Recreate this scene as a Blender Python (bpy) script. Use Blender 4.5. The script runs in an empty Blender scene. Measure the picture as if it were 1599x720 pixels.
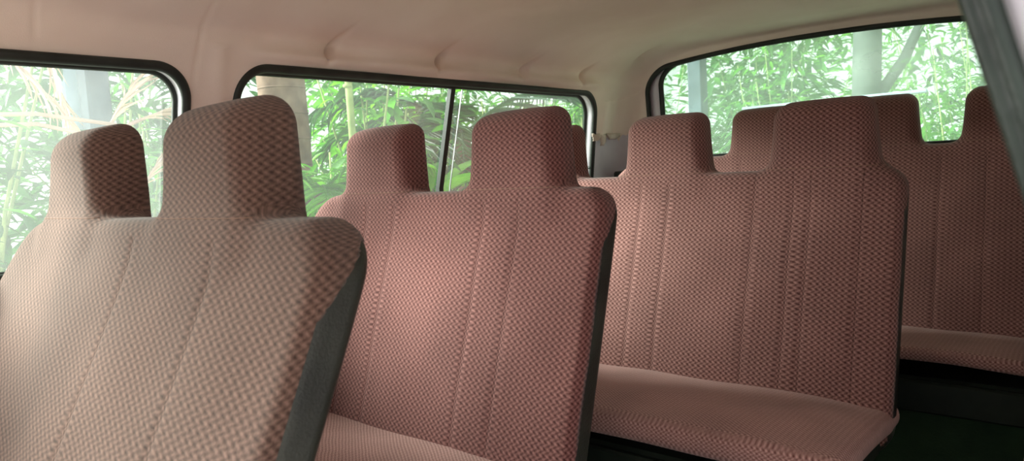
import bpy, math, random
import numpy as np
from mathutils import Vector, Matrix
C = bpy.context.scene.collection
RNG = np.random.default_rng(7)
random.seed(7)
PI = math.pi

# ------------------------------------------------------------------ camera, sky, sun, exposure
EYE = Vector((0.0, 0.0, 1.08))
cam_d = bpy.data.cameras.new('camera')
cam = bpy.data.objects.new('camera', cam_d); C.objects.link(cam)
cam_d.sensor_width = 36.0; cam_d.sensor_fit = 'HORIZONTAL'
cam_d.lens = 36.0 * 1106 / 1599
right = Vector((0.77106425, 0.63405349, -0.05861831)).normalized()
fwd = Vector((-0.63665327, 0.76600014, -0.08897412)).normalized()
up = right.cross(fwd).normalized()
m = Matrix((right, up, -fwd)).transposed().to_4x4(); m.translation = EYE
cam.matrix_world = m
cam_d.clip_start = 0.02
cam_d.dof.use_dof = True; cam_d.dof.focus_distance = 2.0; cam_d.dof.aperture_fstop = 6.3
bpy.context.scene.camera = cam

SC = bpy.context.scene
SC.view_settings.view_transform = 'Standard'; SC.view_settings.look = 'None'
SC.view_settings.gamma = 1.0; SC.view_settings.use_curve_mapping = False
SC.view_settings.exposure = 0.28
SC.cycles.max_bounces = 10; SC.cycles.diffuse_bounces = 6; SC.cycles.transparent_max_bounces = 16
SC.cycles.sample_clamp_indirect = 8.0
SC.cycles.use_denoising = True

world = bpy.data.worlds.new('sky'); SC.world = world; world.use_nodes = True
wb = world.node_tree.nodes['Background']
wb.inputs['Color'].default_value = (0.95, 1.0, 0.97, 1); wb.inputs['Strength'].default_value = 1.45

def sun(name, direction, strength, angle, color=(1, 0.97, 0.92)):
    l = bpy.data.lights.new(name, 'SUN'); l.energy = strength; l.angle = math.radians(angle); l.color = color
    o = bpy.data.objects.new(name, l); C.objects.link(o)
    o.rotation_euler = Vector(direction).to_track_quat('-Z', 'Y').to_euler()
    return o
sun('sun', (0.75, 0.56, -0.42), 17.5, 36, (1, .95, .935))

# ------------------------------------------------------------------ helpers
def tag(o, label=None, cat=None, group=None, kind=None):
    if label: o['label'] = label
    if cat: o['category'] = cat
    if group: o['group'] = group
    if kind: o['kind'] = kind
    return o

def empty(name, loc=(0, 0, 0), rz=0.0):
    o = bpy.data.objects.new(name, None); C.objects.link(o)
    o.location = loc; o.rotation_euler = (0, 0, rz); o.empty_display_size = 0.1
    return o

def mesh_obj(name, verts, faces, mat, parent=None, uv=None, normals=None, smooth=True, mat_idx=None):
    me = bpy.data.meshes.new(name)
    me.from_pydata([tuple(v) for v in verts], [], [tuple(int(i) for i in f) for f in faces])
    me.validate(clean_customdata=False)
    mats = mat if isinstance(mat, (list, tuple)) else [mat]
    for mm in mats: me.materials.append(mm)
    if mat_idx is not None: me.polygons.foreach_set('material_index', list(mat_idx))
    me.polygons.foreach_set('use_smooth', [smooth] * len(me.polygons))
    if uv is not None:
        l = me.uv_layers.new(name='UVMap')
        vi = np.zeros(len(me.loops), dtype=np.int32); me.loops.foreach_get('vertex_index', vi)
        l.data.foreach_set('uv', np.asarray(uv, dtype=np.float32)[vi].ravel())
    if normals is not None:
        me.normals_split_custom_set_from_vertices([tuple(n) for n in normals])
    me.update()
    o = bpy.data.objects.new(name, me); C.objects.link(o)
    if parent is not None: o.parent = parent
    return o

class MB:
    """collects simple solids into one mesh"""
    def __init__(s): s.v = []; s.f = []
    def add(s, v, f):
        b = len(s.v); s.v += [tuple(p) for p in v]; s.f += [tuple(i + b for i in q) for q in f]
    def box(s, c, d, bev=0.0, rot=None):
        """rounded box: bevelled edges by a chamfer ring"""
        hx, hy, hz = [k / 2 for k in d]
        if bev <= 0: bev = min(hx, hy, hz) * 0.12
        n = 3; pts = []; K = []
        # subdivided sphere-ish corners
        ang = [(-1, -1), (-1, 1), (1, -1), (1, 1)]
        import itertools
        # octant build through convex hull of bevelled corners
        vs = []
        for sx, sy, sz in itertools.product((-1, 1), repeat=3):
            for a in range(3):
                p = [sx * (hx - bev), sy * (hy - bev), sz * (hz - bev)]
                p[a] = (sx, sy, sz)[a] * (hx, hy, hz)[a]
                vs.append(p)
        idx = {}
        for i, (sx, sy, sz) in enumerate(itertools.product((-1, 1), repeat=3)):
            for a in range(3): idx[(sx, sy, sz, a)] = i * 3 + a
        fs = []
        for a in range(3):
            b, c2 = (a + 1) % 3, (a + 2) % 3
            for sg in (-1, 1):
                q = []
                for sb, sc2 in ((-1, -1), (1, -1), (1, 1), (-1, 1)):
                    k = [0, 0, 0]; k[a] = sg; k[b] = sb; k[c2] = sc2
                    q.append(idx[(k[0], k[1], k[2], a)])
                fs.append(q if sg > 0 else q[::-1])
        for a in range(3):
            b, c2 = (a + 1) % 3, (a + 2) % 3
            for sb in (-1, 1):
                for sc2 in (-1, 1):
                    k0 = [0, 0, 0]; k0[b] = sb; k0[c2] = sc2; k1 = k0[:]
                    k0[a] = -1; k1[a] = 1
                    q = [idx[(*k0, b)], idx[(*k1, b)], idx[(*k1, c2)], idx[(*k0, c2)]]
                    fs.append(q if sb * sc2 > 0 else q[::-1])
        for k in itertools.product((-1, 1), repeat=3):
            q = [idx[(*k, 0)], idx[(*k, 1)], idx[(*k, 2)]]
            fs.append(q if k[0] * k[1] * k[2] > 0 else q[::-1])
        M = rot if rot is not None else Matrix.Identity(3)
        s.add([(M @ Vector(p)) + Vector(c) for p in vs], fs)
    def tube(s, pts, r, n=10, cap=True, r1=None, flat=1.0):
        pts = [Vector(p) for p in pts]; rings = []
        prev = None
        for i, p in enumerate(pts):
            t = (pts[min(i + 1, len(pts) - 1)] - pts[max(i - 1, 0)]).normalized()
            if prev is None:
                a = Vector((0, 0, 1)) if abs(t.z) < .9 else Vector((1, 0, 0))
                u = t.cross(a).normalized()
            else:
                u = (prev - t * prev.dot(t)).normalized()
            prev = u; w = t.cross(u)
            rr = r if r1 is None else r + (r1 - r) * i / (len(pts) - 1)
            rings.append([p + (u * math.cos(2 * PI * k / n) + w * math.sin(2 * PI * k / n) * flat) * rr for k in range(n)])
        v = [q for R in rings for q in R]; f = []
        for i in range(len(pts) - 1):
            for k in range(n):
                f.append((i * n + k, i * n + (k + 1) % n, (i + 1) * n + (k + 1) % n, (i + 1) * n + k))
        if cap:
            f.append(tuple(range(n))[::-1]); f.append(tuple((len(pts) - 1) * n + k for k in range(n)))
        s.add(v, f)
    def build(s, name, mat, parent=None, smooth=False):
        return mesh_obj(name, s.v, s.f, mat, parent, smooth=smooth)

# ------------------------------------------------------------------ materials
def new_mat(name):
    mt = bpy.data.materials.new(name); mt.use_nodes = True
    nt = mt.node_tree; nt.nodes.clear()
    out = nt.nodes.new('ShaderNodeOutputMaterial')
    return mt, nt, out
def srgb(r, g, b):
    f = lambda c: (c / 255 / 12.92) if c / 255 <= .04045 else ((c / 255 + .055) / 1.055) ** 2.4
    return (f(r), f(g), f(b), 1)
def N(nt, t, **k):
    n = nt.nodes.new(t)
    for a, b in k.items(): setattr(n, a, b)
    return n
def math_n(nt, op, a, b=None, c=None):
    n = N(nt, 'ShaderNodeMath', operation=op)
    for i, x in enumerate((a, b, c)):
        if x is None: continue
        if isinstance(x, (int, float)): n.inputs[i].default_value = x
        else: nt.links.new(x, n.inputs[i])
    return n.outputs[0]
def noise_mat(name, c0, c1, scale=4, rough=.7, bump=0.0, bscale=60, metallic=0.0, spec=.3, detail=4):
    mt, nt, out = new_mat(name)
    b = N(nt, 'ShaderNodeBsdfPrincipled'); nt.links.new(b.outputs[0], out.inputs[0])
    tc = N(nt, 'ShaderNodeTexCoord'); no = N(nt, 'ShaderNodeTexNoise')
    no.inputs['Scale'].default_value = scale; no.inputs['Detail'].default_value = detail
    nt.links.new(tc.outputs['Object'], no.inputs['Vector'])
    rp = N(nt, 'ShaderNodeValToRGB'); rp.color_ramp.elements[0].position = .35; rp.color_ramp.elements[1].position = .68
    rp.color_ramp.elements[0].color = c0; rp.color_ramp.elements[1].color = c1
    nt.links.new(no.outputs[0], rp.inputs[0]); nt.links.new(rp.outputs[0], b.inputs['Base Color'])
    b.inputs['Roughness'].default_value = rough; b.inputs['Metallic'].default_value = metallic
    b.inputs['Specular IOR Level'].default_value = spec
    if bump > 0:
        n2 = N(nt, 'ShaderNodeTexNoise'); n2.inputs['Scale'].default_value = bscale
        nt.links.new(tc.outputs['Object'], n2.inputs['Vector'])
        bp = N(nt, 'ShaderNodeBump'); bp.inputs['Strength'].default_value = bump; bp.inputs['Distance'].default_value = .004
        nt.links.new(n2.outputs[0], bp.inputs['Height']); nt.links.new(bp.outputs[0], b.inputs['Normal'])
    return mt

def fabric(name, dark, light, pleats=(), strength=.6, contrast=.62, ustep=.0165, vstep=.0145, soft=1.0):
    """woven hound's-tooth like upholstery, UV in metres"""
    mt, nt, out = new_mat(name); L = nt.links.new
    uv = N(nt, 'ShaderNodeUVMap', uv_map='UVMap'); sp = N(nt, 'ShaderNodeSeparateXYZ'); L(uv.outputs[0], sp.inputs[0])
    no = N(nt, 'ShaderNodeTexNoise'); no.inputs['Scale'].default_value = 9; L(uv.outputs[0], no.inputs['Vector'])
    wob = math_n(nt, 'MULTIPLY', math_n(nt, 'SUBTRACT', no.outputs[0], .5), .006)
    u = math_n(nt, 'ADD', sp.outputs[0], wob); v = math_n(nt, 'ADD', sp.outputs[1], wob)
    U = math_n(nt, 'MULTIPLY', u, 2 * PI / ustep); V = math_n(nt, 'MULTIPLY', v, 2 * PI / vstep)
    zig = math_n(nt, 'MULTIPLY', math_n(nt, 'SINE', V), .6)
    a = math_n(nt, 'COSINE', math_n(nt, 'ADD', U, zig))
    # bright knots, staggered from row to row, tied by slanting threads
    kn = math_n(nt, 'MULTIPLY', a, math_n(nt, 'COSINE', V))
    dg = math_n(nt, 'COSINE', math_n(nt, 'SUBTRACT', U, V))
    val = math_n(nt, 'ADD', math_n(nt, 'MULTIPLY', kn, .48), math_n(nt, 'MULTIPLY', a, .08))
    val = math_n(nt, 'ADD', val, .34)
    n2 = N(nt, 'ShaderNodeTexNoise'); n2.inputs['Scale'].default_value = 260; n2.inputs['Detail'].default_value = 2; L(uv.outputs[0], n2.inputs['Vector'])
    val = math_n(nt, 'ADD', val, math_n(nt, 'MULTIPLY', math_n(nt, 'SUBTRACT', n2.outputs[0], .5), .9))
    rp = N(nt, 'ShaderNodeValToRGB'); e = rp.color_ramp.elements
    e[0].position = -.0; e[0].color = dark; e[1].position = .95; e[1].color = light
    mid = rp.color_ramp.elements.new(.42); mid.color = tuple(dark[i] * .62 + light[i] * .38 for i in range(3)) + (1,)
    L(math_n(nt, 'ADD', math_n(nt, 'MULTIPLY', val, contrast), .22 - (contrast - .62) * .6), rp.inputs[0])
    # wear blotches
    n3 = N(nt, 'ShaderNodeTexNoise'); n3.inputs['Scale'].default_value = 5; n3.inputs['Detail'].default_value = 3; L(uv.outputs[0], n3.inputs['Vector'])
    mr = N(nt, 'ShaderNodeMapRange'); mr.inputs['From Min'].default_value = .3; mr.inputs['From Max'].default_value = .7
    mr.inputs['To Min'].default_value = .84; mr.inputs['To Max'].default_value = 1.1; L(n3.outputs[0], mr.inputs['Value'])
    mul = N(nt, 'ShaderNodeMix', data_type='RGBA', blend_type='MULTIPLY'); mul.inputs[0].default_value = 1
    L(rp.outputs[0], mul.inputs[6]); L(mr.outputs[0], mul.inputs[7])
    col = mul.outputs[2]
    b = N(nt, 'ShaderNodeBsdfPrincipled'); L(b.outputs[0], out.inputs[0])
    hgt = math_n(nt, 'MULTIPLY', val, .35)
    # stitched pleat lines
    if pleats:
        acc = None
        for (px, z0, z1) in pleats:
            d = math_n(nt, 'ABSOLUTE', math_n(nt, 'SUBTRACT', sp.outputs[0], px))
            g = math_n(nt, 'SUBTRACT', 1.0, math_n(nt, 'DIVIDE', d, .0022)); g = math_n(nt, 'MAXIMUM', g, 0.0)
            inz = math_n(nt, 'MULTIPLY', math_n(nt, 'GREATER_THAN', sp.outputs[1], z0), math_n(nt, 'LESS_THAN', sp.outputs[1], z1))
            g = math_n(nt, 'MULTIPLY', g, inz)
            acc = g if acc is None else math_n(nt, 'MAXIMUM', acc, g)
        mx = N(nt, 'ShaderNodeMix', data_type='RGBA'); L(math_n(nt, 'MULTIPLY', acc, strength), mx.inputs[0])
        L(col, mx.inputs[6]); mx.inputs[7].default_value = tuple(k * .45 for k in dark[:3]) + (1,)
        col = mx.outputs[2]
        hgt = math_n(nt, 'SUBTRACT', hgt, math_n(nt, 'MULTIPLY', acc, strength * 1.3))
    L(col, b.inputs['Base Color'])
    b.inputs['Roughness'].default_value = .9; b.inputs['Specular IOR Level'].default_value = .12
    b.inputs['Sheen Weight'].default_value = .15; b.inputs['Sheen Roughness'].default_value = .6
    bp = N(nt, 'ShaderNodeBump'); bp.inputs['Strength'].default_value = .5; bp.inputs['Distance'].default_value = .0025
    L(hgt, bp.inputs['Height']); L(bp.outputs[0], b.inputs['Normal'])
    return mt

M = {}
M['vinyl'] = noise_mat('dark_vinyl', srgb(36, 37, 32), srgb(54, 55, 48), 8, .42, .25, 240, spec=.45)
M['frame_paint'] = noise_mat('dark_frame_paint', srgb(26, 32, 27), srgb(40, 48, 40), 6, .5)
M['rubber'] = noise_mat('black_rubber', srgb(30, 33, 30), srgb(44, 48, 44), 12, .5, .1, 90, spec=.35)
M['green_rubber'] = noise_mat('grey_green_rubber', srgb(22, 31, 26), srgb(38, 49, 42), 14, .45, .25, 70, spec=.45)
M['paint'] = noise_mat('pale_body_paint', srgb(218, 212, 222), srgb(232, 228, 236), 5, .4, .08, 30)
M['floor'] = noise_mat('dark_green_mat', srgb(40, 62, 44), srgb(58, 82, 58), 7, .8, .3, 120)
M['headliner'] = noise_mat('headliner_cloth', srgb(230, 212, 200), srgb(238, 222, 211), 3.5, .95, .12, 420, spec=.08)
M['cloth_edge'] = noise_mat('torn_cloth', srgb(188, 170, 158), srgb(214, 202, 192), 24, .95, .4, 200, spec=.05)
M['steel'] = noise_mat('grey_steel', srgb(110, 112, 112), srgb(140, 142, 142), 10, .35, metallic=.7)

def glass_mat(name, dust, tint=(.93, 1.0, .95, 1)):
    mt, nt, out = new_mat(name); L = nt.links.new
    tr = N(nt, 'ShaderNodeBsdfTransparent'); tr.inputs[0].default_value = tint
    df = N(nt, 'ShaderNodeBsdfTranslucent'); df.inputs[0].default_value = (.86, .92, .88, 1)
    gl = N(nt, 'ShaderNodeBsdfGlossy'); gl.inputs['Roughness'].default_value = .02
    tc = N(nt, 'ShaderNodeTexCoord'); no = N(nt, 'ShaderNodeTexNoise'); no.inputs['Scale'].default_value = 2.2; no.inputs['Detail'].default_value = 8
    L(tc.outputs['Object'], no.inputs['Vector'])
    mr = N(nt, 'ShaderNodeMapRange'); mr.inputs['From Min'].default_value = .35; mr.inputs['From Max'].default_value = .7
    mr.inputs['To Min'].default_value = dust * .55; mr.inputs['To Max'].default_value = dust * 1.35; L(no.outputs[0], mr.inputs['Value'])
    m1 = N(nt, 'ShaderNodeMixShader'); L(mr.outputs[0], m1.inputs[0]); L(tr.outputs[0], m1.inputs[1]); L(df.outputs[0], m1.inputs[2])
    fr = N(nt, 'ShaderNodeFresnel'); fr.inputs[0].default_value = 1.45
    m2 = N(nt, 'ShaderNodeMixShader'); L(math_n(nt, 'MULTIPLY', fr.outputs[0], .22), m2.inputs[0]); L(m1.outputs[0], m2.inputs[1]); L(gl.outputs[0], m2.inputs[2])
    L(m2.outputs[0], out.inputs[0])
    return mt
M['glass'] = glass_mat('window_glass', .02)
M['glass_dusty'] = glass_mat('dusty_window_glass', .06)
M['glass_rear'] = glass_mat('rear_window_glass', .20, (.86, 1.0, .90, 1))

def leaf_mat(name, c0, c1, trans=.5, scale=1.5):
    mt, nt, out = new_mat(name); L = nt.links.new
    tc = N(nt, 'ShaderNodeTexCoord'); no = N(nt, 'ShaderNodeTexNoise'); no.inputs['Scale'].default_value = scale * 3; no.inputs['Detail'].default_value = 3
    L(tc.outputs['Object'], no.inputs['Vector'])
    rp = N(nt, 'ShaderNodeValToRGB'); rp.color_ramp.elements[0].position = .35; rp.color_ramp.elements[1].position = .65
    rp.color_ramp.elements[0].color = c0; rp.color_ramp.elements[1].color = c1; L(no.outputs[0], rp.inputs[0])
    b = N(nt, 'ShaderNodeBsdfPrincipled'); b.inputs['Roughness'].default_value = .38; b.inputs['Specular IOR Level'].default_value = .5
    L(rp.outputs[0], b.inputs['Base Color'])
    t = N(nt, 'ShaderNodeBsdfTranslucent')
    br = N(nt, 'ShaderNodeMix', data_type='RGBA', blend_type='MULTIPLY'); br.inputs[0].default_value = 1
    L(rp.outputs[0], br.inputs[6]); br.inputs[7].default_value = (1.25, 1.3, .6, 1); L(br.outputs[2], t.inputs[0])
    mx = N(nt, 'ShaderNodeMixShader'); mx.inputs[0].default_value = trans
    L(b.outputs[0], mx.inputs[1]); L(t.outputs[0], mx.inputs[2]); L(mx.outputs[0], out.inputs[0])
    return mt
M['leaf_bright'] = leaf_mat('bright_leaf', srgb(66, 134, 26), srgb(120, 186, 50), .5)
M['leaf_mid'] = leaf_mat('mid_leaf', srgb(44, 98, 40), srgb(84, 144, 62), .45)
M['leaf_dark'] = leaf_mat('dark_leaf', srgb(30, 70, 44), srgb(58, 106, 66), .4)
M['leaf_dry'] = leaf_mat('dry_leaf', srgb(172, 136, 134), srgb(206, 174, 172), .4)
M['bark'] = noise_mat('palm_bark', srgb(96, 76, 64), srgb(134, 110, 94), 9, .9, .6, 30)
M['bark_grey'] = noise_mat('grey_bark', srgb(66, 72, 72), srgb(92, 98, 96), 7, .9, .5, 24)
M['stem'] = noise_mat('green_stem', srgb(120, 138, 84), srgb(160, 172, 112), 9, .8)
M['concrete'] = noise_mat('grey_concrete', srgb(62, 70, 84), srgb(84, 94, 108), 6, .85, .3, 40)
M['white_paint'] = noise_mat('white_post_paint', srgb(150, 164, 186), srgb(170, 184, 204), 6, .6)
M['soil'] = noise_mat('garden_soil', srgb(190, 184, 166), srgb(212, 208, 190), 2, .95, .4, 12)  # paled so the ground bounces sunlight up to the ceiling

# ------------------------------------------------------------------ surface nets (implicit solids -> one clean mesh)
def surface_net(F, lo, hi, h):
    ax = [np.arange(lo[i], hi[i] + h, h) for i in range(3)]
    X, Y, Z = np.meshgrid(*ax, indexing='ij')
    D = F(X, Y, Z).astype(np.float64)
    nx, ny, nz = D.shape
    S = D < 0
    c = np.zeros((nx - 1, ny - 1, nz - 1), dtype=np.int8)
    for dx in (0, 1):
        for dy in (0, 1):
            for dz in (0, 1):
                c += S[dx:nx - 1 + dx, dy:ny - 1 + dy, dz:nz - 1 + dz]
    act = (c > 0) & (c < 8)
    idx = -np.ones(act.shape, dtype=np.int64); I = np.argwhere(act); idx[act] = np.arange(len(I))
    acc = np.zeros((len(I), 3)); cnt = np.zeros(len(I))
    i, j, k = I.T
    def edge(o0, o1, axis):
        d0 = D[i + o0[0], j + o0[1], k + o0[2]]; d1 = D[i + o1[0], j + o1[1], k + o1[2]]
        m_ = (d0 < 0) != (d1 < 0)
        t = np.where(m_, d0 / np.where(m_, d0 - d1, 1), 0)
        for a in range(3):
            acc[:, a] += m_ * (o0[a] + t * (o1[a] - o0[a]))
        cnt[:] += m_
    for a in (0, 1):
        for b in (0, 1):
            edge((0, a, b), (1, a, b), 0); edge((a, 0, b), (a, 1, b), 1); edge((a, b, 0), (a, b, 1), 2)
    V = (I + acc / cnt[:, None]) * h + np.array(lo)
    faces = []
    for a in range(3):
        b, cc = (a + 1) % 3, (a + 2) % 3
        s0 = [slice(None)] * 3; s1 = [slice(None)] * 3
        s0[a] = slice(0, -1); s1[a] = slice(1, None)
        A = S[tuple(s0)]; B = S[tuple(s1)]
        E = np.argwhere(A != B)
        E = E[(E[:, b] > 0) & (E[:, cc] > 0) & (E[:, b] < D.shape[b] - 1) & (E[:, cc] < D.shape[cc] - 1)]
        def at(db, dc):
            q = E.copy(); q[:, b] += db; q[:, cc] += dc
            return idx[q[:, 0], q[:, 1], q[:, 2]]
        q = np.stack([at(-1, -1), at(0, -1), at(0, 0), at(-1, 0)], 1)
        flip = ~A[E[:, 0], E[:, 1], E[:, 2]]
        q[flip] = q[flip][:, ::-1]
        faces.append(q)
    Fc = np.concatenate(faces)
    e = h * .4
    def Fp(P): return F(P[:, 0], P[:, 1], P[:, 2])
    def grad():
        return np.stack([Fp(V + np.eye(3)[a] * e) - Fp(V - np.eye(3)[a] * e) for a in range(3)], 1) / (2 * e)
    for _ in range(2):
        g = grad(); gn = (g ** 2).sum(1) + 1e-9
        st = (Fp(V) / gn)[:, None] * g
        V = V - np.clip(st, -h * .5, h * .5)
    g = grad(); Nn = g / (np.linalg.norm(g, axis=1)[:, None] + 1e-9)
    return V, Fc, Nn

def smin(a, b, k):
    hh = np.clip(.5 + .5 * (b - a) / k, 0, 1)
    return b * (1 - hh) + a * hh - k * hh * (1 - hh)
def rbox2(x, z, cx, cz, hx, hz, r):
    qx = np.abs(x - cx) - hx + r; qz = np.abs(z - cz) - hz + r
    return np.sqrt(np.maximum(qx, 0) ** 2 + np.maximum(qz, 0) ** 2) + np.minimum(np.maximum(qx, qz), 0) - r
def extr(d2, y, y0, y1, r):
    dy = np.abs(y - (y0 + y1) / 2) - (y1 - y0) / 2
    a = d2 + r; b = dy + r
    return np.sqrt(np.maximum(a, 0) ** 2 + np.maximum(b, 0) ** 2) + np.minimum(np.maximum(a, b), 0) - r

def sub_mesh(name, V, F_, Nn, UV, mask, mat, parent):
    F2 = F_[mask]; used = np.unique(F2); mp = -np.ones(len(V), dtype=np.int64); mp[used] = np.arange(len(used))
    return mesh_obj(name, V[used], mp[F2], mat, parent, uv=UV[used], normals=Nn[used])

JZ = 0.42      # height where cushion meets backrest
SH = 1.025     # shoulder height of every backrest

def make_bench(y0, x0, x1, heads, mat, cmat, label, pleat_x=(), recline=.33, T=.085, TH=.112, dz=0.0, hw=.139, hh=.202, group=None, lrad=.07, lradL=.14, taper=.04, hr=.042, extra=None, cush_d=.46, cush_t=.055, box=False, step=.0068, rseed=0, cush_x=None, tops=None):
    sh = SH + dz; top = sh + hh
    root = empty('bench_seat', ((x0 + x1) / 2, y0, 0)); ox = (x0 + x1) / 2
    tag(root, label, 'bench seat', group)
    w = (x1 - x0) / 2
    def yf(z):   # where the front surface stands at height z
        zz = sh - .04 - z
        s = .5 * (zz + np.sqrt(zz * zz + .0025))
        return -recline * s + .05 * np.maximum(z - sh, 0)
    def F(x, y, z):
        # overall puff of the padding; slight hollow between pads
        puff = .012 * np.cos(np.clip(x / w, -1, 1) * PI / 2) + .006 * np.sin((z - JZ) / (sh - JZ) * PI)
        for p in pleat_x:
            puff = puff - .0022 * np.exp(-((x - (p - ox)) / .009) ** 2) * (z < sh - .03)
        puff = puff + .0025 * np.sin(x * 23 + rseed) * np.sin(z * 19 + rseed * 2)
        fr = y < .05
        yy = y + np.where(fr, puff * np.clip((.05 - y) / .05, 0, 1), 0)
        # shoulder line sags a little between the headrests
        body2 = rbox2(x, z, 0, (sh + JZ - .12) / 2, w, (sh - JZ + .12) / 2, np.where(x < 0, lradL, lrad))
        body = extr(body2, yy, 0, T, .030)
        F_ = body
        for i, hx in enumerate(heads):
            lx = hx - ox
            ex = (extra[i] if extra else 0)
            t = np.clip((z - (sh - .03)) / (top - sh + .03), 0, 1)
            lx = lx + .55 * ex * t
            half = -ex * t * .8 + hw * (1 - taper) + 2.2 * taper * hw * (1 - t) + .012 * (1 - t) ** 3
            tp = top + (tops[i] if tops else 0)
            crown = .006 * ((x - lx) / hw) ** 2
            qz = z + crown + .26 * (TH * .7 - y) * t
            cz = (tp + sh - .08) / 2; hz = (tp - sh + .08) / 2
            h2 = rbox2((x - lx) / half * hw, qz, 0, cz, hw, hz, hr)
            hd = extr(h2, y + .010 * np.clip(1 - ((x - lx) / hw) ** 2, 0, 1) * t, -.002, TH, .046)
            F_ = smin(F_, hd, .036)
        return F_
    def keep_cut(x, y, z):
        zz = (sh - .05 - z) / (sh - JZ)
        ys = T - .004 - (T - .022) * np.clip(zz * 5.0 + .35, 0, 1)
        return np.minimum(y - ys, sh - .036 - z)
    def Ff(x, y, z): return np.maximum(F(x, y, z), keep_cut(x, y, z))
    def Fv(x, y, z): return F(x, y, z) + .0018
    V, Fc, Nn = surface_net(Ff, (-w - .03, -.05, JZ - .12 - .03), (w + .03, TH + .03, top + .03), step)
    u = V[:, 0] + np.tanh(3 * Nn[:, 0]) * V[:, 1] + ox
    v = V[:, 2] * math.sqrt(1 + recline ** 2) + np.clip(Nn[:, 2] * 2 - 1, 0, 1) * V[:, 1]
    UV = np.stack([u, v], 1)
    ctr = V[Fc].mean(1)
    # real headrest region
    isH = np.zeros(len(Fc), dtype=int) - 1
    for i, hx in enumerate(heads):
        isH[(ctr[:, 2] > sh + .004) & (np.abs(ctr[:, 0] - (hx - ox)) < hw + .06)] = i
    # shear into the reclined pose; transform normals by inverse transpose
    z = V[:, 2]; e = 1e-3
    dy = (yf(z + e) - yf(z - e)) / (2 * e)
    W = V.copy(); W[:, 1] += yf(z)
    N2 = Nn.copy(); N2[:, 2] = Nn[:, 2] - dy * Nn[:, 1]; N2 /= np.linalg.norm(N2, axis=1)[:, None]
    sub_mesh('backrest', W, Fc, N2, UV, isH < 0, mat, root)
    for i in range(len(heads)):
        sub_mesh('headrest', W, Fc, N2, UV, isH == i, mat, root)
    V, Fc, Nn = surface_net(Fv, (-w - .03, -.05, JZ - .15), (w + .03, TH + .03, sh + .02), .009)
    ctr = V[Fc].mean(1); mk = (keep_cut(ctr[:, 0], ctr[:, 1], ctr[:, 2]) > -.022) & (ctr[:, 2] < sh - .02)
    dy = (yf(V[:, 2] + e) - yf(V[:, 2] - e)) / (2 * e); V[:, 1] += yf(V[:, 2])
    N2 = Nn.copy(); N2[:, 2] = Nn[:, 2] - dy * Nn[:, 1]; N2 /= np.linalg.norm(N2, axis=1)[:, None]
    o = sub_mesh('back_cover', V, Fc, N2, V[:, :2], mk, M['vinyl'], root); o['label'] = 'dark grey vinyl back and side cover'
    # piping along the fabric / vinyl edge on both ends, headrest stitch lines
    for i, hx in enumerate(heads):
        mb = MB(); pts = []
        for k in range(25):
            px = (hx - ox) - hw - .012 + (2 * hw + .024) * k / 24
            zt = sh + .004
            yy = -.02
            for _ in range(14):   # march on to the surface
                d = float(F(np.array([px]), np.array([yy]), np.array([zt]))[0]); yy += d * .9
                if abs(d) < 1e-4: break
            pts.append((px, yy + float(yf(np.array([zt]))[0]) - .0004, zt))
        mb.tube(pts, .0008, 6); mb.build('stitch', M['thread'], root, smooth=True)
    # cushion
    yb = -recline * (sh - .04 - JZ)      # front surface of the back at seat height
    cx0, cx1 = (x0, x1) if cush_x is None else cush_x
    cw = (cx1 - cx0) / 2; cox = (cx0 + cx1) / 2 - ox
    def G(x, y, z):
        t = np.clip((yb - y) / cush_d, 0, 1)
        zt = JZ + .012 + .032 * np.sin(t * PI * .62) - .05 * np.clip(np.abs(x / cw) - .72, 0, 1) ** 1.5 * 2
        zz = z - (zt - (JZ + .012)) + .002 * np.sin(x * 17 + rseed) * np.sin(y * 21)
        d2 = rbox2(x, y, 0, yb - cush_d / 2 + .06, cw, cush_d / 2 + .06, .05)
        return extr(d2, zz, JZ - cush_t, JZ + .012, min(.034, cush_t / 2 + .004))
    V, Fc, Nn = surface_net(G, (-cw - .03, yb - cush_d - .03, JZ - .10), (cw + .03, yb + .15, JZ + .09), .009)
    UV = np.stack([V[:, 0] + ox, V[:, 1] - np.clip(-Nn[:, 1], 0, 1) * (JZ - V[:, 2])], 1)
    V[:, 0] += cox
    mesh_obj('seat_cushion', V, Fc, cmat, root, uv=UV, normals=Nn)
    # base pan, front valance and legs
    mb = MB(); mb.box((cox, yb - cush_d / 2 + .05, JZ - .083), (2 * cw - .05, cush_d - .01, .045), .008)
    mb.box((cox, yb - cush_d + .035, JZ - .115), (2 * cw - .06, .02, .10), .006)
    p = mb.build('seat_pan', M['frame_paint'], root); p['label'] = 'black metal pan under the cushion'
    if box:
        mb = MB(); mb.box((cox, yb - cush_d / 2 + .09, (JZ - .10) / 2 + .003), (2 * cw - .04, cush_d - .08, JZ - .10), .02)
        q = mb.build('seat_base', M['floor'], root); q['label'] = 'dark green box under the cushion'
        return root
    n_leg = 3 if cw > .7 else 2
    for k in range(n_leg):
        lx = cox - cw + .12 + (2 * cw - .24) * k / (n_leg - 1)
        mb = MB(); a = yb - cush_d + .09; b_ = yb - .04
        mb.tube([(lx, a, JZ - .10), (lx, a - .01, .05), (lx, a, .018), (lx, a + .03, .014), (lx, b_ - .03, .014), (lx, b_, .018), (lx, b_ + .01, .05), (lx, b_, JZ - .10)], .014, 10)
        mb.build('leg', M['frame_paint'], root, smooth=True)
    return root

M['thread'] = noise_mat('pale_thread', srgb(128, 98, 84), srgb(150, 118, 102), 60, .8)

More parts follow.
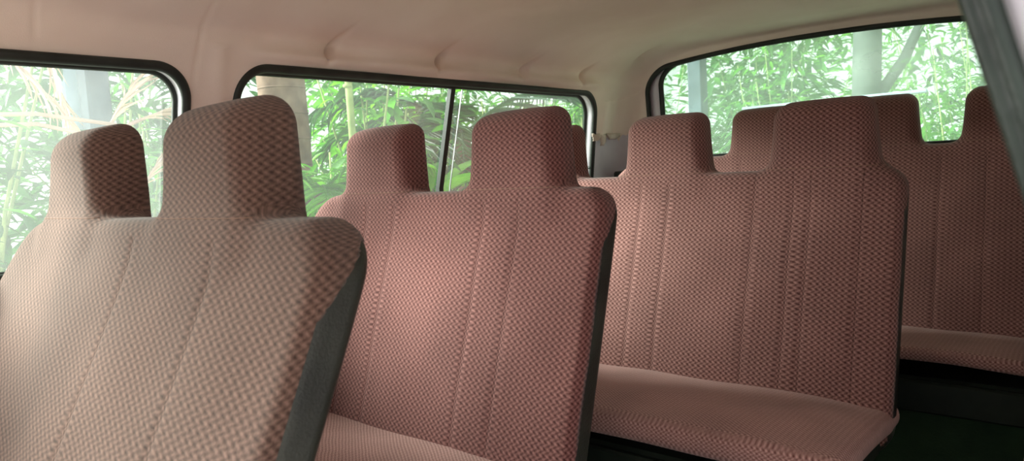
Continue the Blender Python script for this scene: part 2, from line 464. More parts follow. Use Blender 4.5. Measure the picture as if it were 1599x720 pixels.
# ------------------------------------------------------------------ van body
LEAN = .27
XL, XR, YR, YF = -1.90, -0.10, 3.30, -0.95
RC = .13
SEG = [('l', YR - RC - YF), ('a', RC * PI / 2), ('r', (XR - XL) - 2 * RC), ('b', RC * PI / 2), ('R', YR - RC - YF)]
S_TOT = sum(k[1] for k in SEG)
def perim(s):
    s = np.asarray(s, dtype=float)
    x = np.zeros_like(s); y = np.zeros_like(s); nx = np.zeros_like(s); ny = np.zeros_like(s)
    L0 = SEG[0][1]; A = SEG[1][1]; Rr = SEG[2][1]
    m_ = s <= L0; x[m_] = XL; y[m_] = YF + s[m_]; nx[m_] = 1
    m_ = (s > L0) & (s <= L0 + A); t = (s[m_] - L0) / RC
    x[m_] = XL + RC - RC * np.cos(t); y[m_] = YR - RC + RC * np.sin(t); nx[m_] = np.cos(t); ny[m_] = -np.sin(t)
    m_ = (s > L0 + A) & (s <= L0 + A + Rr); x[m_] = XL + RC + s[m_] - L0 - A; y[m_] = YR; ny[m_] = -1
    q = L0 + A + Rr
    m_ = (s > q) & (s <= q + A); t = (s[m_] - q) / RC
    x[m_] = XR - RC + RC * np.sin(t); y[m_] = YR - RC + RC * np.cos(t); nx[m_] = -np.sin(t); ny[m_] = -np.cos(t)
    m_ = s > q + A; x[m_] = XR; y[m_] = YR - RC - (s[m_] - q - A); nx[m_] = -1
    return x, y, nx, ny
def lean(z): return LEAN * (np.clip(z, 1.0, 1.46) - 1.4)       # + is inward
SIDEW = lambda s: None
def wall_pt(s, z, off=0.0):
    """point on the inner wall skin; off>0 is into the cabin. The rear wall leans less."""
    x, y, nx, ny = perim(s)
    s = np.asarray(s, float)
    k = np.abs(nx) + .25 * np.abs(ny)
    o = lean(z) * k + off
    return np.stack([x + nx * o, y + ny * o, np.broadcast_to(z, x.shape)], -1)
def sl(y): return y - YF                                          # left wall
def sr(x): return SEG[0][1] + SEG[1][1] + (x - XL - RC)           # rear wall
def sR(y): return S_TOT - (y - YF)                                # right wall

# window shapes in (s, z): s0, s1, z0, z1, radius, shear of the rear edge
WIN = {
    'left_front': (sl(-.02), sl(.955), .885, 1.398, .085, 0.0),
    'left_rear': (sl(1.10), sl(2.985), .885, 1.412, .10, .22),
    'rear': (sr(-1.785), sr(-.185), 1.058, 1.575, .13, 0.0),
    'rear_glass': (sr(-1.722), sr(-.24), 1.066, 1.590, .11, 0.0),
    'door': (sR(.425), sR(-.27), .02, 1.47, .10, 0.0),  # cab edge of the opening drawn in to dim the seats
    'left_cab': (sl(-.86), sl(-.14), .90, 1.40, .08, 0.0),
}
def sd_win(k, s, z, grow=0.0):
    s0, s1, z0, z1, r, sh_ = WIN[k]
    s = s - sh_ * np.clip(1.40 - z, 0, 1) * np.clip((s - s0) / (s1 - s0), 0, 1)
    top = z1
    if k[:4] == 'rear':   # arched top edge
        top = z1 - .055 * np.clip(np.abs((s - (s0 + s1) / 2) / ((s1 - s0) / 2)), 0, 1) ** 2.2 - .0
        z = z + (z1 - top) * np.clip((z - z0) / (z1 - z0), 0, 1)
    return rbox2(s, z, (s0 + s1) / 2, (z0 + z1) / 2, (s1 - s0) / 2 + grow, (z1 - z0) / 2 + grow, r + grow)
def win_outline(k, grow=0.0, n=220):
    s0, s1, z0, z1, r, sh_ = WIN[k]
    cs, cz = (s0 + s1) / 2, (z0 + z1) / 2
    # rounded rectangle then relax on to the sdf
    hx, hz, rr = (s1 - s0) / 2 + grow, (z1 - z0) / 2 + grow, r + grow
    pts = []
    def seg(a, b, m2):
        for i in range(m2): pts.append((a[0] + (b[0] - a[0]) * i / m2, a[1] + (b[1] - a[1]) * i / m2))
    def arc(c, a0, a1, m2):
        for i in range(m2):
            a = a0 + (a1 - a0) * i / m2; pts.append((c[0] + rr * math.cos(a), c[1] + rr * math.sin(a)))
    seg((cs + hx, cz - hz + rr), (cs + hx, cz + hz - rr), 24); arc((cs + hx - rr, cz + hz - rr), 0, PI / 2, 14)
    seg((cs + hx - rr, cz + hz), (cs - hx + rr, cz + hz), 60); arc((cs - hx + rr, cz + hz - rr), PI / 2, PI, 14)
    seg((cs - hx, cz + hz - rr), (cs - hx, cz - hz + rr), 24); arc((cs - hx + rr, cz - hz + rr), PI, 1.5 * PI, 14)
    seg((cs - hx + rr, cz - hz), (cs + hx - rr, cz - hz), 60); arc((cs + hx - rr, cz - hz + rr), 1.5 * PI, 2 * PI, 14)
    P = np.array(pts); e = 1e-4
    for _ in range(6):
        d = sd_win(k, P[:, 0], P[:, 1], grow)
        gx = (sd_win(k, P[:, 0] + e, P[:, 1], grow) - d) / e; gz = (sd_win(k, P[:, 0], P[:, 1] + e, grow) - d) / e
        g2 = gx ** 2 + gz ** 2 + 1e-9
        P[:, 0] -= d * gx / g2; P[:, 1] -= d * gz / g2
    return P

def grid_surface(name, sgrid, vgrid, to_pt, to_sz, holes, mat, grow=0.0, extra_cut=None, parent=None, flip=False):
    """grid of points with window holes cut along smooth curves"""
    S_, V_ = np.meshgrid(sgrid, vgrid, indexing='ij')
    s = S_.ravel().copy(); v = V_.ravel().copy()
    ns, nv = S_.shape
    s_, z_ = to_sz(s, v)
    def sdf(a, b):
        d = np.full(a.shape, 1e3)
        for k in holes: d = np.minimum(d, sd_win(k, a, b, grow))
        if extra_cut is not None: d = np.minimum(d, extra_cut(a, b))
        return d
    d = sdf(s_, z_)
    ii = np.arange(ns * nv).reshape(ns, nv)
    q = np.stack([ii[:-1, :-1], ii[1:, :-1], ii[1:, 1:], ii[:-1, 1:]], -1).reshape(-1, 4)
    dc = sdf(s_[q].mean(1), z_[q].mean(1))
    keep = dc > 0
    # vertices on the rim of kept faces slide on to the curve
    inkeep = np.zeros(ns * nv, bool); inkeep[q[keep].ravel()] = True
    indrop = np.zeros(ns * nv, bool); indrop[q[~keep].ravel()] = True
    rim = inkeep & indrop
    off_s = np.zeros_like(s_); off_z = np.zeros_like(z_)
    a = s_[rim].copy(); b = z_[rim].copy(); e = 1e-4
    for _ in range(4):
        dd = sdf(a, b); gx = (sdf(a + e, b) - dd) / e; gz = (sdf(a, b + e) - dd) / e; g2 = np.maximum(gx ** 2 + gz ** 2, .3)
        a -= np.clip(dd * gx / g2, -.02, .02); b -= np.clip(dd * gz / g2, -.02, .02)
    off_s[rim] = a - s_[rim]; off_z[rim] = b - z_[rim]
    P = to_pt(s, v, off_s, off_z)
    F2 = q[keep]
    if flip: F2 = F2[:, ::-1]
    used = np.unique(F2); mp = -np.ones(ns * nv, dtype=np.int64); mp[used] = np.arange(len(used))
    return mesh_obj(name, P[used], mp[F2], mat, parent)

def smooth01(t): t = np.clip(t, 0, 1); return t * t * (3 - 2 * t)
S_REAR0 = SEG[0][1] - .06; S_REAR1 = SEG[0][1] + SEG[1][1] + .22
def rearness(s):
    a = smooth01((s - S_REAR0) / (S_REAR1 - S_REAR0)); b = smooth01((S_TOT - s - S_REAR0) / (S_REAR1 - S_REAR0))
    return np.minimum(a, b)
def z1_of(s):          # where wall turns into the roof cove
    x = perim(s)[0]
    arch = .155 - .055 * np.clip(np.abs((x + 1.0) / .80), 0, 1) ** 2.2
    return 1.425 + (arch + .030) * rearness(s)

# painted shell (kept just behind the cloth)
def wall_mesh(name, sa, sb, holes, n):
    sg = np.linspace(sa, sb, n); vg = np.linspace(0, 1, 130)
    def to_sz(s, v): return s, v * (z1_of(s) + .03)
    def to_pt(s, v, ds, dz_):
        z = v * (z1_of(s) + .03) + dz_; s2 = s + ds
        off = -.012
        # pressed ribs of bare metal near the rear corner
        y = perim(s2)[1]
        rib = .022 * np.exp(-((s2 - sl(3.045)) / .020) ** 2) * smooth01((1.26 - z) / .05) - .010 * np.exp(-((s2 - sl(3.10)) / .022) ** 2)
        return wall_pt(s2, z, off + rib)
    o = grid_surface(name, sg, vg, to_pt, to_sz, holes, M['paint'])
    o['kind'] = 'structure'
    return o
L0 = SEG[0][1]; A0 = SEG[1][1]
wall_mesh('wall_left', 0, L0 + A0 * .5, ['left_front', 'left_rear', 'left_cab'], 420)
wall_mesh('wall_rear', L0 + A0 * .5, L0 + A0 * 1.5 + SEG[2][1], ['rear'], 200)
wall_mesh('wall_right', L0 + A0 * 1.5 + SEG[2][1], S_TOT, ['door'], 300)  # unseen side left windowless so the right seat ends stay dark

# headliner: cloth on pillars, cove and roof, one surface
CREASES = [(1.42, 1.0), (1.90, .9), (2.41, .85), (2.85, .8)]
def zlow(s):           # lower edge of the cloth on the walls
    y = perim(s)[1]
    zl = np.full(s.shape, .86)
    corner = smooth01((s - sl(2.99)) / .02)
    rag = .012 * np.sin(s * 90) + .010 * np.sin(s * 231 + 1) + .006 * np.sin(s * 410)
    return zl * (1 - corner) + (1.205 + rag) * corner
NW = 56; NC = 34; NT = 26
def ceil_sz(s, v):
    z = np.where(v <= 1, zlow(s) + (z1_of(s) - zlow(s)) * np.clip(v, 0, 1), 9.0)
    return s, z
def ceil_pt(s, v, ds, dz_):
    s = s + ds
    z1 = z1_of(s); zl = zlow(s); rr = rearness(s)
    P = np.zeros((len(s), 3))
    x0, y0, nx, ny = perim(s)
    w = .34 * (1 - rr) + .16 * rr
    ROOF = 1.635
    h = ROOF - z1
    # wall part
    mw = v <= 1
    zw = zl + (z1 - zl) * np.clip(v, 0, 1) + dz_
    # cove part, v in 1..2
    t = np.clip(v - 1, 0, 1); phi = t * PI / 2
    offc = w * (1 - np.cos(phi)) ** .9; zc = z1 + h * np.sin(phi) ** .95
    z = np.where(mw, zw, zc)
    off = np.where(mw, 0.0, offc)
    left = (s < L0 + A0 * .4)
    yy = y0
    # rolled lip above the side windows, hollow above it
    side = 1 - rr
    onside = (yy > 1.02) & (yy < 3.05)
    lipw = smooth01((yy - 1.08) / .15) * smooth01((3.10 - yy) / .18)
    off = off + side * (.020 * np.exp(-((z - 1.448) / .016) ** 2) * lipw - .030 * np.exp(-((z - 1.507) / .036) ** 2) * (.4 + .6 * lipw))
    # gathered creases
    for (cy, st) in CREASES:
        c = cy + (z - 1.46) * .55
        d = (yy - c)
        env = np.exp(-((z - 1.495) / .040) ** 2)
        off = off - side * .042 * st * env * np.exp(-(d / .013) ** 2)
    # cloth bellies in between the gathers, cusped at each of them
    ph = (yy - ((z - 1.46) * .55) - 1.42) / .478
    belly = np.abs(np.sin(ph * PI)) ** .45
    off = off + side * .050 * (belly - .70) * np.exp(-((z - 1.500) / .046) ** 2) * smooth01((yy - 1.15) / .2) * smooth01((3.0 - yy) / .1)
    # wandering bow of the cloth, pillar ridge and seam
    off = off + side * .006 * np.sin(yy * 7.3 + z * 9) * (v > .8)
    off = off + side * .009 * np.exp(-((yy - 1.045) / .028) ** 2) * (z < 1.46)
    off = off - side * .004 * np.exp(-((yy - (.965 + .12 * (z - 1.3))) / .006) ** 2) * (z > 1.3)
    off = off - side * .003 * np.exp(-((yy - .60) / .006) ** 2) * (z > 1.44)
    # corner folds
    q = s - (L0 + .02)
    off = off + .012 * np.exp(-((q + .10) / .03) ** 2) * smooth01((1.42 - z) / .1) - .010 * np.exp(-((q - .01) / .02) ** 2) * smooth01((1.45 - z) / .1)
    B = np.stack([x0 + nx * (lean(np.minimum(z, 1.46)) * (np.abs(nx) + .25 * np.abs(ny)) + off), y0 + ny * (lean(np.minimum(z, 1.46)) * (np.abs(nx) + .25 * np.abs(ny)) + off), z], -1)
    # roof part, v in 2..3: towards the centre line
    u = np.clip(v - 2, 0, 1)
    cyc = np.clip(y0, -.3, 2.7) if np.ndim(y0) else y0
    cx = np.full(s.shape, -1.0)
    e2 = smooth01(u) * .35 + u * .65
    B[:, 0] = B[:, 0] * (1 - e2) + cx * e2
    yc = np.where(np.abs(ny) > .5, 2.62, np.minimum(B[:, 1], 2.62))
    B[:, 1] = B[:, 1] * (1 - e2) + yc * e2
    B[:, 2] += .035 * np.sin(np.clip(e2, 0, 1) * PI / 2) * (v > 2)
    B[:, 2] += np.where(v > 1.6, -.006 * np.abs(np.sin((B[:, 1] - .1) * PI / .72)) ** 4 * smooth01((v - 1.6) / .5), 0)
    return B
vg = np.concatenate([np.linspace(0, 1, NW), 1 + np.linspace(0, 1, NC)[1:], 2 + np.linspace(0, 1, NT)[1:]])
sg = np.concatenate([np.linspace(0, L0 - .25, 560), np.linspace(L0 - .25, L0 + A0 + .1, 80)[1:], np.linspace(L0 + A0 + .1, S_TOT, 420)[1:]])
def ceil_cut(s, z):    # no cloth around the rear glass below the frame's seal and none beside the open door
    d = sd_win('rear', s, z, .012)
    return np.where(z > 8, 1e3, d)
o = grid_surface('ceiling', sg, vg, ceil_pt, ceil_sz, ['left_front', 'left_rear', 'left_cab', 'door'], M['headliner'], extra_cut=ceil_cut)
o['kind'] = 'structure'

# outer roof skin keeps daylight out
def outer_pt(s, v, ds, dz_):
    x0, y0, nx, ny = perim(s); zb = 1.44 + .165 * rearness(s); z = zb + (1.72 - zb) * np.sin(np.clip(v, 0, 1) * PI / 2)
    off = -.10 + .40 * (1 - np.cos(np.clip(v, 0, 1) * PI / 2))
    B = np.stack([x0 + nx * (lean(1.44) + off), y0 + ny * (off + .01), z], -1)
    u = np.clip(v - 1, 0, 1)
    B[:, 0] = B[:, 0] * (1 - u) - 1.0 * u
    yc = np.where(np.abs(ny) > .5, 2.6, np.minimum(B[:, 1], 2.6)); B[:, 1] = B[:, 1] * (1 - u) + yc * u
    B[:, 2] += .03 * np.sin(u * PI / 2)
    return B
o = grid_surface('trim_1', np.linspace(0, S_TOT, 300), np.concatenate([np.linspace(0, 1, 12), np.linspace(1, 2, 6)[1:]]), outer_pt, lambda s, v: (s, v * 0 + 9), [], M['paint'], flip=True)
o['kind'] = 'structure'

# floor
mb = MB()
fx = [(-2.02, YF), (-2.02, YR + .02), (.02, YR + .02), (.02, YF)]
mb.add([(x, y, 0) for x, y in fx] + [(x, y, -.05) for x, y in fx], [(3, 2, 1, 0), (4, 5, 6, 7), (0, 1, 5, 4), (1, 2, 6, 5), (2, 3, 7, 6), (3, 0, 4, 7)])
o = mb.build('floor', M['floor']); o['kind'] = 'structure'
# unseen front bulkhead below the windscreen opening, raised to cut daylight on the seats
mb = MB(); mb.box((-1.0, YF - .02, .55), (2.0, .05, 1.1), .02)
o = mb.build('wall_front', M['paint']); o['kind'] = 'structure'

# ---- windows: swept seals + jamb + glass
def sweep_ring(P2, prof, off0, k_to=None):
    """P2 loop in (s,z) (counter-clockwise), prof list of (outward, inward-offset)"""
    n = len(P2); t = np.roll(P2, -1, 0) - np.roll(P2, 1, 0); t /= np.linalg.norm(t, axis=1)[:, None]
    nrm = np.stack([t[:, 1], -t[:, 0]], 1)   # outward
    V = []
    for (o_, i_) in prof:
        q = P2 + nrm * o_
        V.append(wall_pt(q[:, 0], q[:, 1], off0 + i_))
    V = np.concatenate(V); f = []; m_ = len(prof)
    for a in range(m_):
        b = (a + 1) % m_
        for i in range(n):
            j = (i + 1) % n
            f.append((a * n + i, a * n + j, b * n + j, b * n + i))
    return V, f
def ring(name, k, grow, prof, off0, mat, parent):
    V, f = sweep_ring(win_outline(k, grow), prof, off0)
    return mesh_obj(name, V, f, mat, parent)
def circ(w_, h_, n=10, cx=0, cy=0):
    return [(cx + w_ * math.cos(2 * PI * i / n), cy + h_ * math.sin(2 * PI * i / n)) for i in range(n)]
def pane(name, k, grow, off, mat, parent, thick=.004):
    P = win_outline(k, grow); n = len(P); cs, cz = P.mean(0); V = []; f = []
    K = 8
    for side_ in (0, 1):
        for j in range(K + 1):
            a = j / K; q = P * (1 - a) + np.array([cs, cz]) * a
            q = np.stack([P[:, 0] * (1 - 0) if False else q[:, 0], q[:, 1]], 1)
            V.append(wall_pt(q[:, 0], q[:, 1], off - thick * side_))
    V = np.concatenate(V)
    for side_ in (0, 1):
        for j in range(K):
            for i in range(n):
                a = (side_ * (K + 1) + j) * n
                q = (a + i, a + (i + 1) % n, a + n + (i + 1) % n, a + n + i)
                f.append(q[::-1] if side_ == 0 else q)
    for i in range(n):
        f.append((i, (i + 1) % n, (K + 1) * n + (i + 1) % n, (K + 1) * n + i))
    o = mesh_obj(name, V, f, mat, parent)
    return o
def window(idx, k, glass, wide=.013, depth=.055, tail=0.0, kg=None):
    kg = kg or k
    r = tag(empty('window_%d' % idx, tuple(wall_pt(np.array([WIN[k][0]]), np.array([WIN[k][2]]))[0])), kind='structure')
    def P_(o): o.parent = r; o.matrix_parent_inverse = Matrix.Translation(-r.location); return o
    P_(ring('rubber_seal', k, 0, circ(wide, .012, 12), 0.002, M['rubber'], None))
    # jamb from the seal out to the glass
    P_(ring('window_jamb', k, 0, [(-.004, -depth), (.004, -depth), (.004, 0), (-.002, 0)], 0, M['paint'], None))
    if kg != k:     # tailgate frame between the opening and the glass
        A = win_outline(k, .004); B_ = win_outline(kg, -.004); n_ = len(A)
        V = np.concatenate([wall_pt(A[:, 0], A[:, 1], -depth), wall_pt(B_[:, 0], B_[:, 1], -depth), wall_pt(B_[:, 0], B_[:, 1], -depth - .01), wall_pt(A[:, 0], A[:, 1], -depth - .01)])
        P_(mesh_obj('tailgate_frame', V, [(a * n_ + i, a * n_ + (i + 1) % n_, ((a + 1) % 4) * n_ + (i + 1) % n_, ((a + 1) % 4) * n_ + i) for a in range(4) for i in range(n_)], M['paint'], None))
    P_(ring('glass_seal', kg, -.006, circ(.008 + tail * .12, .010, 10), -depth + .004, M['rubber'], None))
    P_(pane('pane', kg, -.004, -depth, glass, None))
    return r, P_
w1, P1 = window(1, 'left_front', M['glass_dusty'])
w2, P2_ = window(2, 'left_rear', M['glass'])
w3, P3 = window(3, 'rear', M['glass_rear'], wide=.012, depth=.022, tail=.05, kg='rear_glass')
window(4, 'left_cab', M['glass'])

def wall_bar(name, k, s_top, s_bot, z_top, z_bot, wid, off, thick, mat, P_):
    n = 12; V = []; f = []
    for i in range(n + 1):
        t = i / n; s = s_top + (s_bot - s_top) * t; z = z_top + (z_bot - z_top) * t
        for (a, b) in ((-wid / 2, -thick / 2), (wid / 2, -thick / 2), (wid / 2, thick / 2), (-wid / 2, thick / 2)):
            V.append(wall_pt(np.array([s + a]), np.array([z]), off + b)[0])
    for i in range(n):
        for a in range(4):
            b = (a + 1) % 4; f.append((i * 4 + a, i * 4 + b, i * 4 + 4 + b, i * 4 + 4 + a))
    f.append((0, 1, 2, 3)); f.append(tuple(n * 4 + q for q in (3, 2, 1, 0)))
    return P_(mesh_obj(name, V, f, mat, None, smooth=False))
# sliding-pane divider: dark rubber and the slim bright edge of the second pane
wall_bar('divider', 'left_rear', sl(2.03), sl(2.03), 1.40, .885, .024, -.050, .020, M['rubber'], P2_)
wall_bar('pane_edge', 'left_rear', sl(2.085), sl(2.085), 1.40, .885, .003, -.046, .006, M['steel'], P2_)

# door opening seal next to the camera, ribbed grey-green rubber on the pillar edge
r5 = tag(empty('door_1', tuple(wall_pt(np.array([WIN['door'][0]]), np.array([.02]))[0])), kind='structure')
def P5(o): o.parent = r5; o.matrix_parent_inverse = Matrix.Translation(-r5.location); return o
prof = [(.004, -.020), (.010, -.006), (.008, .008), (.001, .013), (-.007, .011), (-.011, .005), (-.007, .000), (-.012, -.004), (-.014, -.010), (-.010, -.015), (-.004, -.017), (-.002, -.020)]
P5(ring('door_seal', 'door', 0, [(a * .8, b * .56) for a, b in prof], .0155, M['green_rubber'], None))
P5(ring('door_jamb', 'door', 0, [(-.002, .006), (-.002, -.075), (.03, -.075), (.03, -.016), (.006, .002)], 0, M['paint'], None))

# torn cloth tags hanging from the headliner edge at the rear corner
def rag(y, z, w_, l_, seed):
    rr = random.Random(seed); n = 7; mth = 5; V = []; f = []
    for i in range(n):
        for j in range(mth):
            a = i / (n - 1); b = j / (mth - 1) - .5
            wv = w_ * (1 - .45 * a ** 2) * (1 + .15 * rr.uniform(-1, 1))
            V.append(wall_pt(np.array([sl(y) + b * wv]), np.array([z - a * l_]), .006 + .010 * math.sin(a * 2.4) + .003 * math.sin(b * 9 + seed))[0])
    for i in range(n - 1):
        for j in range(mth - 1): f.append((i * mth + j, i * mth + j + 1, (i + 1) * mth + j + 1, (i + 1) * mth + j))
    o = mesh_obj('trim_2', V, f, M['cloth_edge']); md = o.modifiers.new('t', 'SOLIDIFY'); md.thickness = .003
    o['kind'] = 'structure'
for i, a in enumerate([(3.035, 1.222, .07, .035), (3.10, 1.218, .055, .055), (3.18, 1.222, .09, .028)]): rag(*a, i + 3)
# black stub drawn for the dark of a screw hole in the metal rib
mb = MB(); p = wall_pt(np.array([sl(3.055)]), np.array([1.055]), -.012)[0]
mb.tube([(p[0] - .004, p[1], p[2]), (p[0] + .012, p[1] - .004, p[2])], .007, 12)
o = mb.build('hole_stub', M['rubber']); tag(o, 'small black stub drawn for the dark of a hole in the bare pale metal of the rear left corner', 'hole stub')
# dark loop added where the rear bench shoulder shows behind the third bench
t = empty('shoulder_loop', (-1.90, 3.22, 1.0)); tag(t, 'dark brown loop added for the rear bench shoulder, on the rear left corner metal', 'dark loop')
mb = MB(); mb.tube([(-.035, .03, .0), (-.02, .015, .012), (0, 0, .018), (.015, -.015, .010), (.022, -.022, -.005)], .014, 12); mb.build('loop', M['vinyl'], t, smooth=True)
mb = MB(); mb.box((-.045, .035, -.005), (.05, .05, .06), .008); mb.build('mount', M['vinyl'], t)

# ------------------------------------------------------------------ bench seats
D1, L1 = srgb(54, 36, 29), srgb(136, 106, 95)  # same cloth; the nearest bench's dimmer, browner light is put into these colours
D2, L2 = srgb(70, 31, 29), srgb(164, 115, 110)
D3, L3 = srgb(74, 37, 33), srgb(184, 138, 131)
def pl(xs, z0=.40, z1=1.075): return [(x, z0, z1) for x in xs]
P_1 = [-1.30, -1.02]; P_2 = [-1.62, -1.50, -1.17, -1.06]; P_3 = [-1.56, -1.44, -1.154, -1.054, -.778, -.668, -.620, -.486]
P_4 = [-1.62, -1.46, -1.18, -1.02, -.88, -.60, -.44, -.30]
f1 = fabric('fabric_light_toned', D1, L1, pl(P_1), .3, ustep=.0205); f2 = fabric('fabric_red_brown', D2, L2, pl(P_2), .3, contrast=.75)
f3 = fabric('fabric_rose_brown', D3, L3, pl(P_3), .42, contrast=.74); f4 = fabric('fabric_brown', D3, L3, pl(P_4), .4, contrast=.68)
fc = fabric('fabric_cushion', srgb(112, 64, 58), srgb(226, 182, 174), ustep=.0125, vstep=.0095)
GB = None
b1 = make_bench(.55, -2.0, -.760, [-1.655, -1.103], f1, fc, 'nearest two-seat bench in woven cloth toned olive brown for its light, with dark vinyl side', P_1, recline=.49, T=.095, TH=.122, hw=.140, rseed=1, hh=.197, taper=.06, hr=.055, extra=[.042, 0.006], lrad=.085, lradL=.2)
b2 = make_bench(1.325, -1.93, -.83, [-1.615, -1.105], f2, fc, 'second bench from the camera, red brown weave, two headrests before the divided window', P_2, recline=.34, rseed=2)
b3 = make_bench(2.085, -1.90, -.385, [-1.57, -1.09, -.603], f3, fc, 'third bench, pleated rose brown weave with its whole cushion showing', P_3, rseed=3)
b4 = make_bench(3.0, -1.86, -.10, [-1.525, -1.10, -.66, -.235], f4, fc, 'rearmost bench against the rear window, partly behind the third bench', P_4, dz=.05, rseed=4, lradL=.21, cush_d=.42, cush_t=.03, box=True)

# folded jump seat by the right wall: only its corner shows at the bottom right
js = empty('jump_seat', (-.065, 1.66, -.085)); tag(js, 'folded seat corner with pale edge at the bottom right of the photo', 'jump seat')
def Gj(x, y, z): return extr(rbox2(y, z, 0, .36, .21, .17, .05), x, -.045, .03, .022)
V, Fc, Nn = surface_net(Gj, (-.08, -.26, .15), (.06, .26, .57), .008)
mesh_obj('cushion', V, Fc, fc, js, uv=np.stack([V[:, 1], V[:, 2]], 1), normals=Nn)
mb = MB(); mb.tube([(-.005, -.19, .22), (-.005, -.17, .12), (-.005, -.12, .10), (-.005, .12, .10), (-.005, .17, .12), (-.005, .19, .22)], .012, 10); mb.build('leg', M['frame_paint'], js, smooth=True)

# ------------------------------------------------------------------ garden outside
GZ = -.55
mb = MB(); n = 40
V = []; F_ = []
for i in range(n + 1):
    for j in range(n + 1):
        x = -16 + 30 * i / n; y = -8 + 28 * j / n
        V.append((x, y, GZ + .05 * math.sin(x * 1.3) * math.cos(y * .9) - .04))
for i in range(n):
    for j in range(n):
        a = i * (n + 1) + j; F_.append((a, a + n + 1, a + n + 2, a + 1))
o = mesh_obj('ground', V, F_, M['soil']); o['kind'] = 'structure'

def leaf_shape(kind):
    """unit leaf along +Y, curved, with a midrib fold"""
    if kind == 'oval': W = [(0, .02), (.18, .30), (.42, .46), (.68, .38), (.88, .17), (1, .01)]
    elif kind == 'long': W = [(0, .03), (.15, .55), (.4, .9), (.7, .75), (.9, .35), (1, .02)]
    else: W = [(0, .25), (.3, .5), (.7, .4), (1, .02)]
    V = []; F_ = []
    for i, (t, w_) in enumerate(W):
        z = -.25 * t * t
        V += [(-w_ * .5, t, z + .10 * w_), (0, t, z), (w_ * .5, t, z + .10 * w_)]
    for i in range(len(W) - 1):
        for a in (0, 1): F_.append((i * 3 + a, i * 3 + a + 1, i * 3 + a + 4, i * 3 + a + 3))
    return np.array(V), np.array(F_)
def frames(dirs, ups):
    y = dirs / np.linalg.norm(dirs, axis=1)[:, None]
    x = np.cross(y, ups); x /= np.linalg.norm(x, axis=1)[:, None] + 1e-9
    z = np.cross(x, y)
    return np.stack([x, y, z], 2)      # columns
def place_leaves(kind, pos, dirs, ups, length, width):
    V, F_ = leaf_shape(kind); R = frames(dirs, ups)
    L_ = np.broadcast_to(length, (len(pos),)); W_ = np.broadcast_to(width, (len(pos),))
    v = V[None] * np.stack([W_, L_, L_], 1)[:, None, :]
    P = np.einsum('nij,nkj->nki', R, v) + pos[:, None, :]
    f = F_[None] + (np.arange(len(pos)) * len(V))[:, None, None]
    return P.reshape(-1, 3), f.reshape(-1, 4)

def shrub(name, loc, height, radius, n, leaf, lw, mat, label, cat='shrub', kind='oval', group=None, seed=0, stem_mat='stem', base=.15, branches=9, stem_r=.018):
    g = np.random.default_rng(seed); r = empty(name, loc); tag(r, label, cat, group)
    mb = MB(); tips = []
    for b in range(branches):
        a = g.uniform(0, 2 * PI); sp = g.uniform(.2, .95) * radius; hz = height * g.uniform(.55, 1.0)
        pts = [(0.06 * math.cos(a), .06 * math.sin(a), 0)]
        for t in (.3, .6, 1.0):
            pts.append((sp * math.cos(a) * t ** 1.4 + g.normal(0, .04), sp * math.sin(a) * t ** 1.4 + g.normal(0, .04), hz * t))
        mb.tube(pts, stem_r, 6, r1=stem_r / 3); tips.append(pts)
    mb.build('stems', M[stem_mat], r, smooth=True)
    P = []; D = []
    for i in range(n):
        pts = tips[g.integers(len(tips))]; t = g.uniform(base, 1.0) * 3; k = min(int(t), 2); fr = t - k
        p = np.array(pts[k]) * (1 - fr) + np.array(pts[k + 1]) * fr
        a = g.uniform(0, 2 * PI); rad = g.uniform(.03, .42) * radius
        q = p + np.array([math.cos(a) * rad, math.sin(a) * rad, g.normal(0, .13)])
        P.append(q); D.append([math.cos(a), math.sin(a), g.uniform(-.7, .6)])
    P = np.array(P); D = np.array(D); U = g.normal(0, .35, (n, 3)) + np.array([0, 0, 1.0])
    ln = leaf * g.uniform(.6, 1.25, n)
    v, f = place_leaves(kind, P, D, U, ln, ln * lw)
    mesh_obj('foliage', v, f, M[mat], r)
    return r

def frond_geo(g, base, direction, length, droop, nl=34, ll=.38, lw=.035, spread=1.0, rise=.5):
    """one pinnate palm frond: rachis points + leaflets"""
    d = np.array(direction, float); d /= np.linalg.norm(d); pts = []
    for i in range(14):
        t = i / 13
        pts.append(np.array(base) + d * length * t + np.array([0, 0, rise * length * t - droop * length * t * t]))
    pts = np.array(pts); P = []; D = []; Ls = []
    for i in range(nl):
        t = .12 + .86 * i / (nl - 1); k = min(int(t * 13), 12); fr = t * 13 - k
        p = pts[k] * (1 - fr) + pts[k + 1] * fr; tan = pts[k + 1] - pts[k]; tan /= np.linalg.norm(tan)
        sd = np.cross(tan, [0, 0, 1]); sd /= np.linalg.norm(sd) + 1e-9
        for s_ in (-1, 1):
            P.append(p); D.append(sd * s_ * spread + tan * .75 + np.array([0, 0, g.uniform(-.35, .1)])); Ls.append(ll * math.sin(PI * (.12 + .8 * t)) * g.uniform(.85, 1.1))
    return pts, np.array(P), np.array(D), np.array(Ls), lw
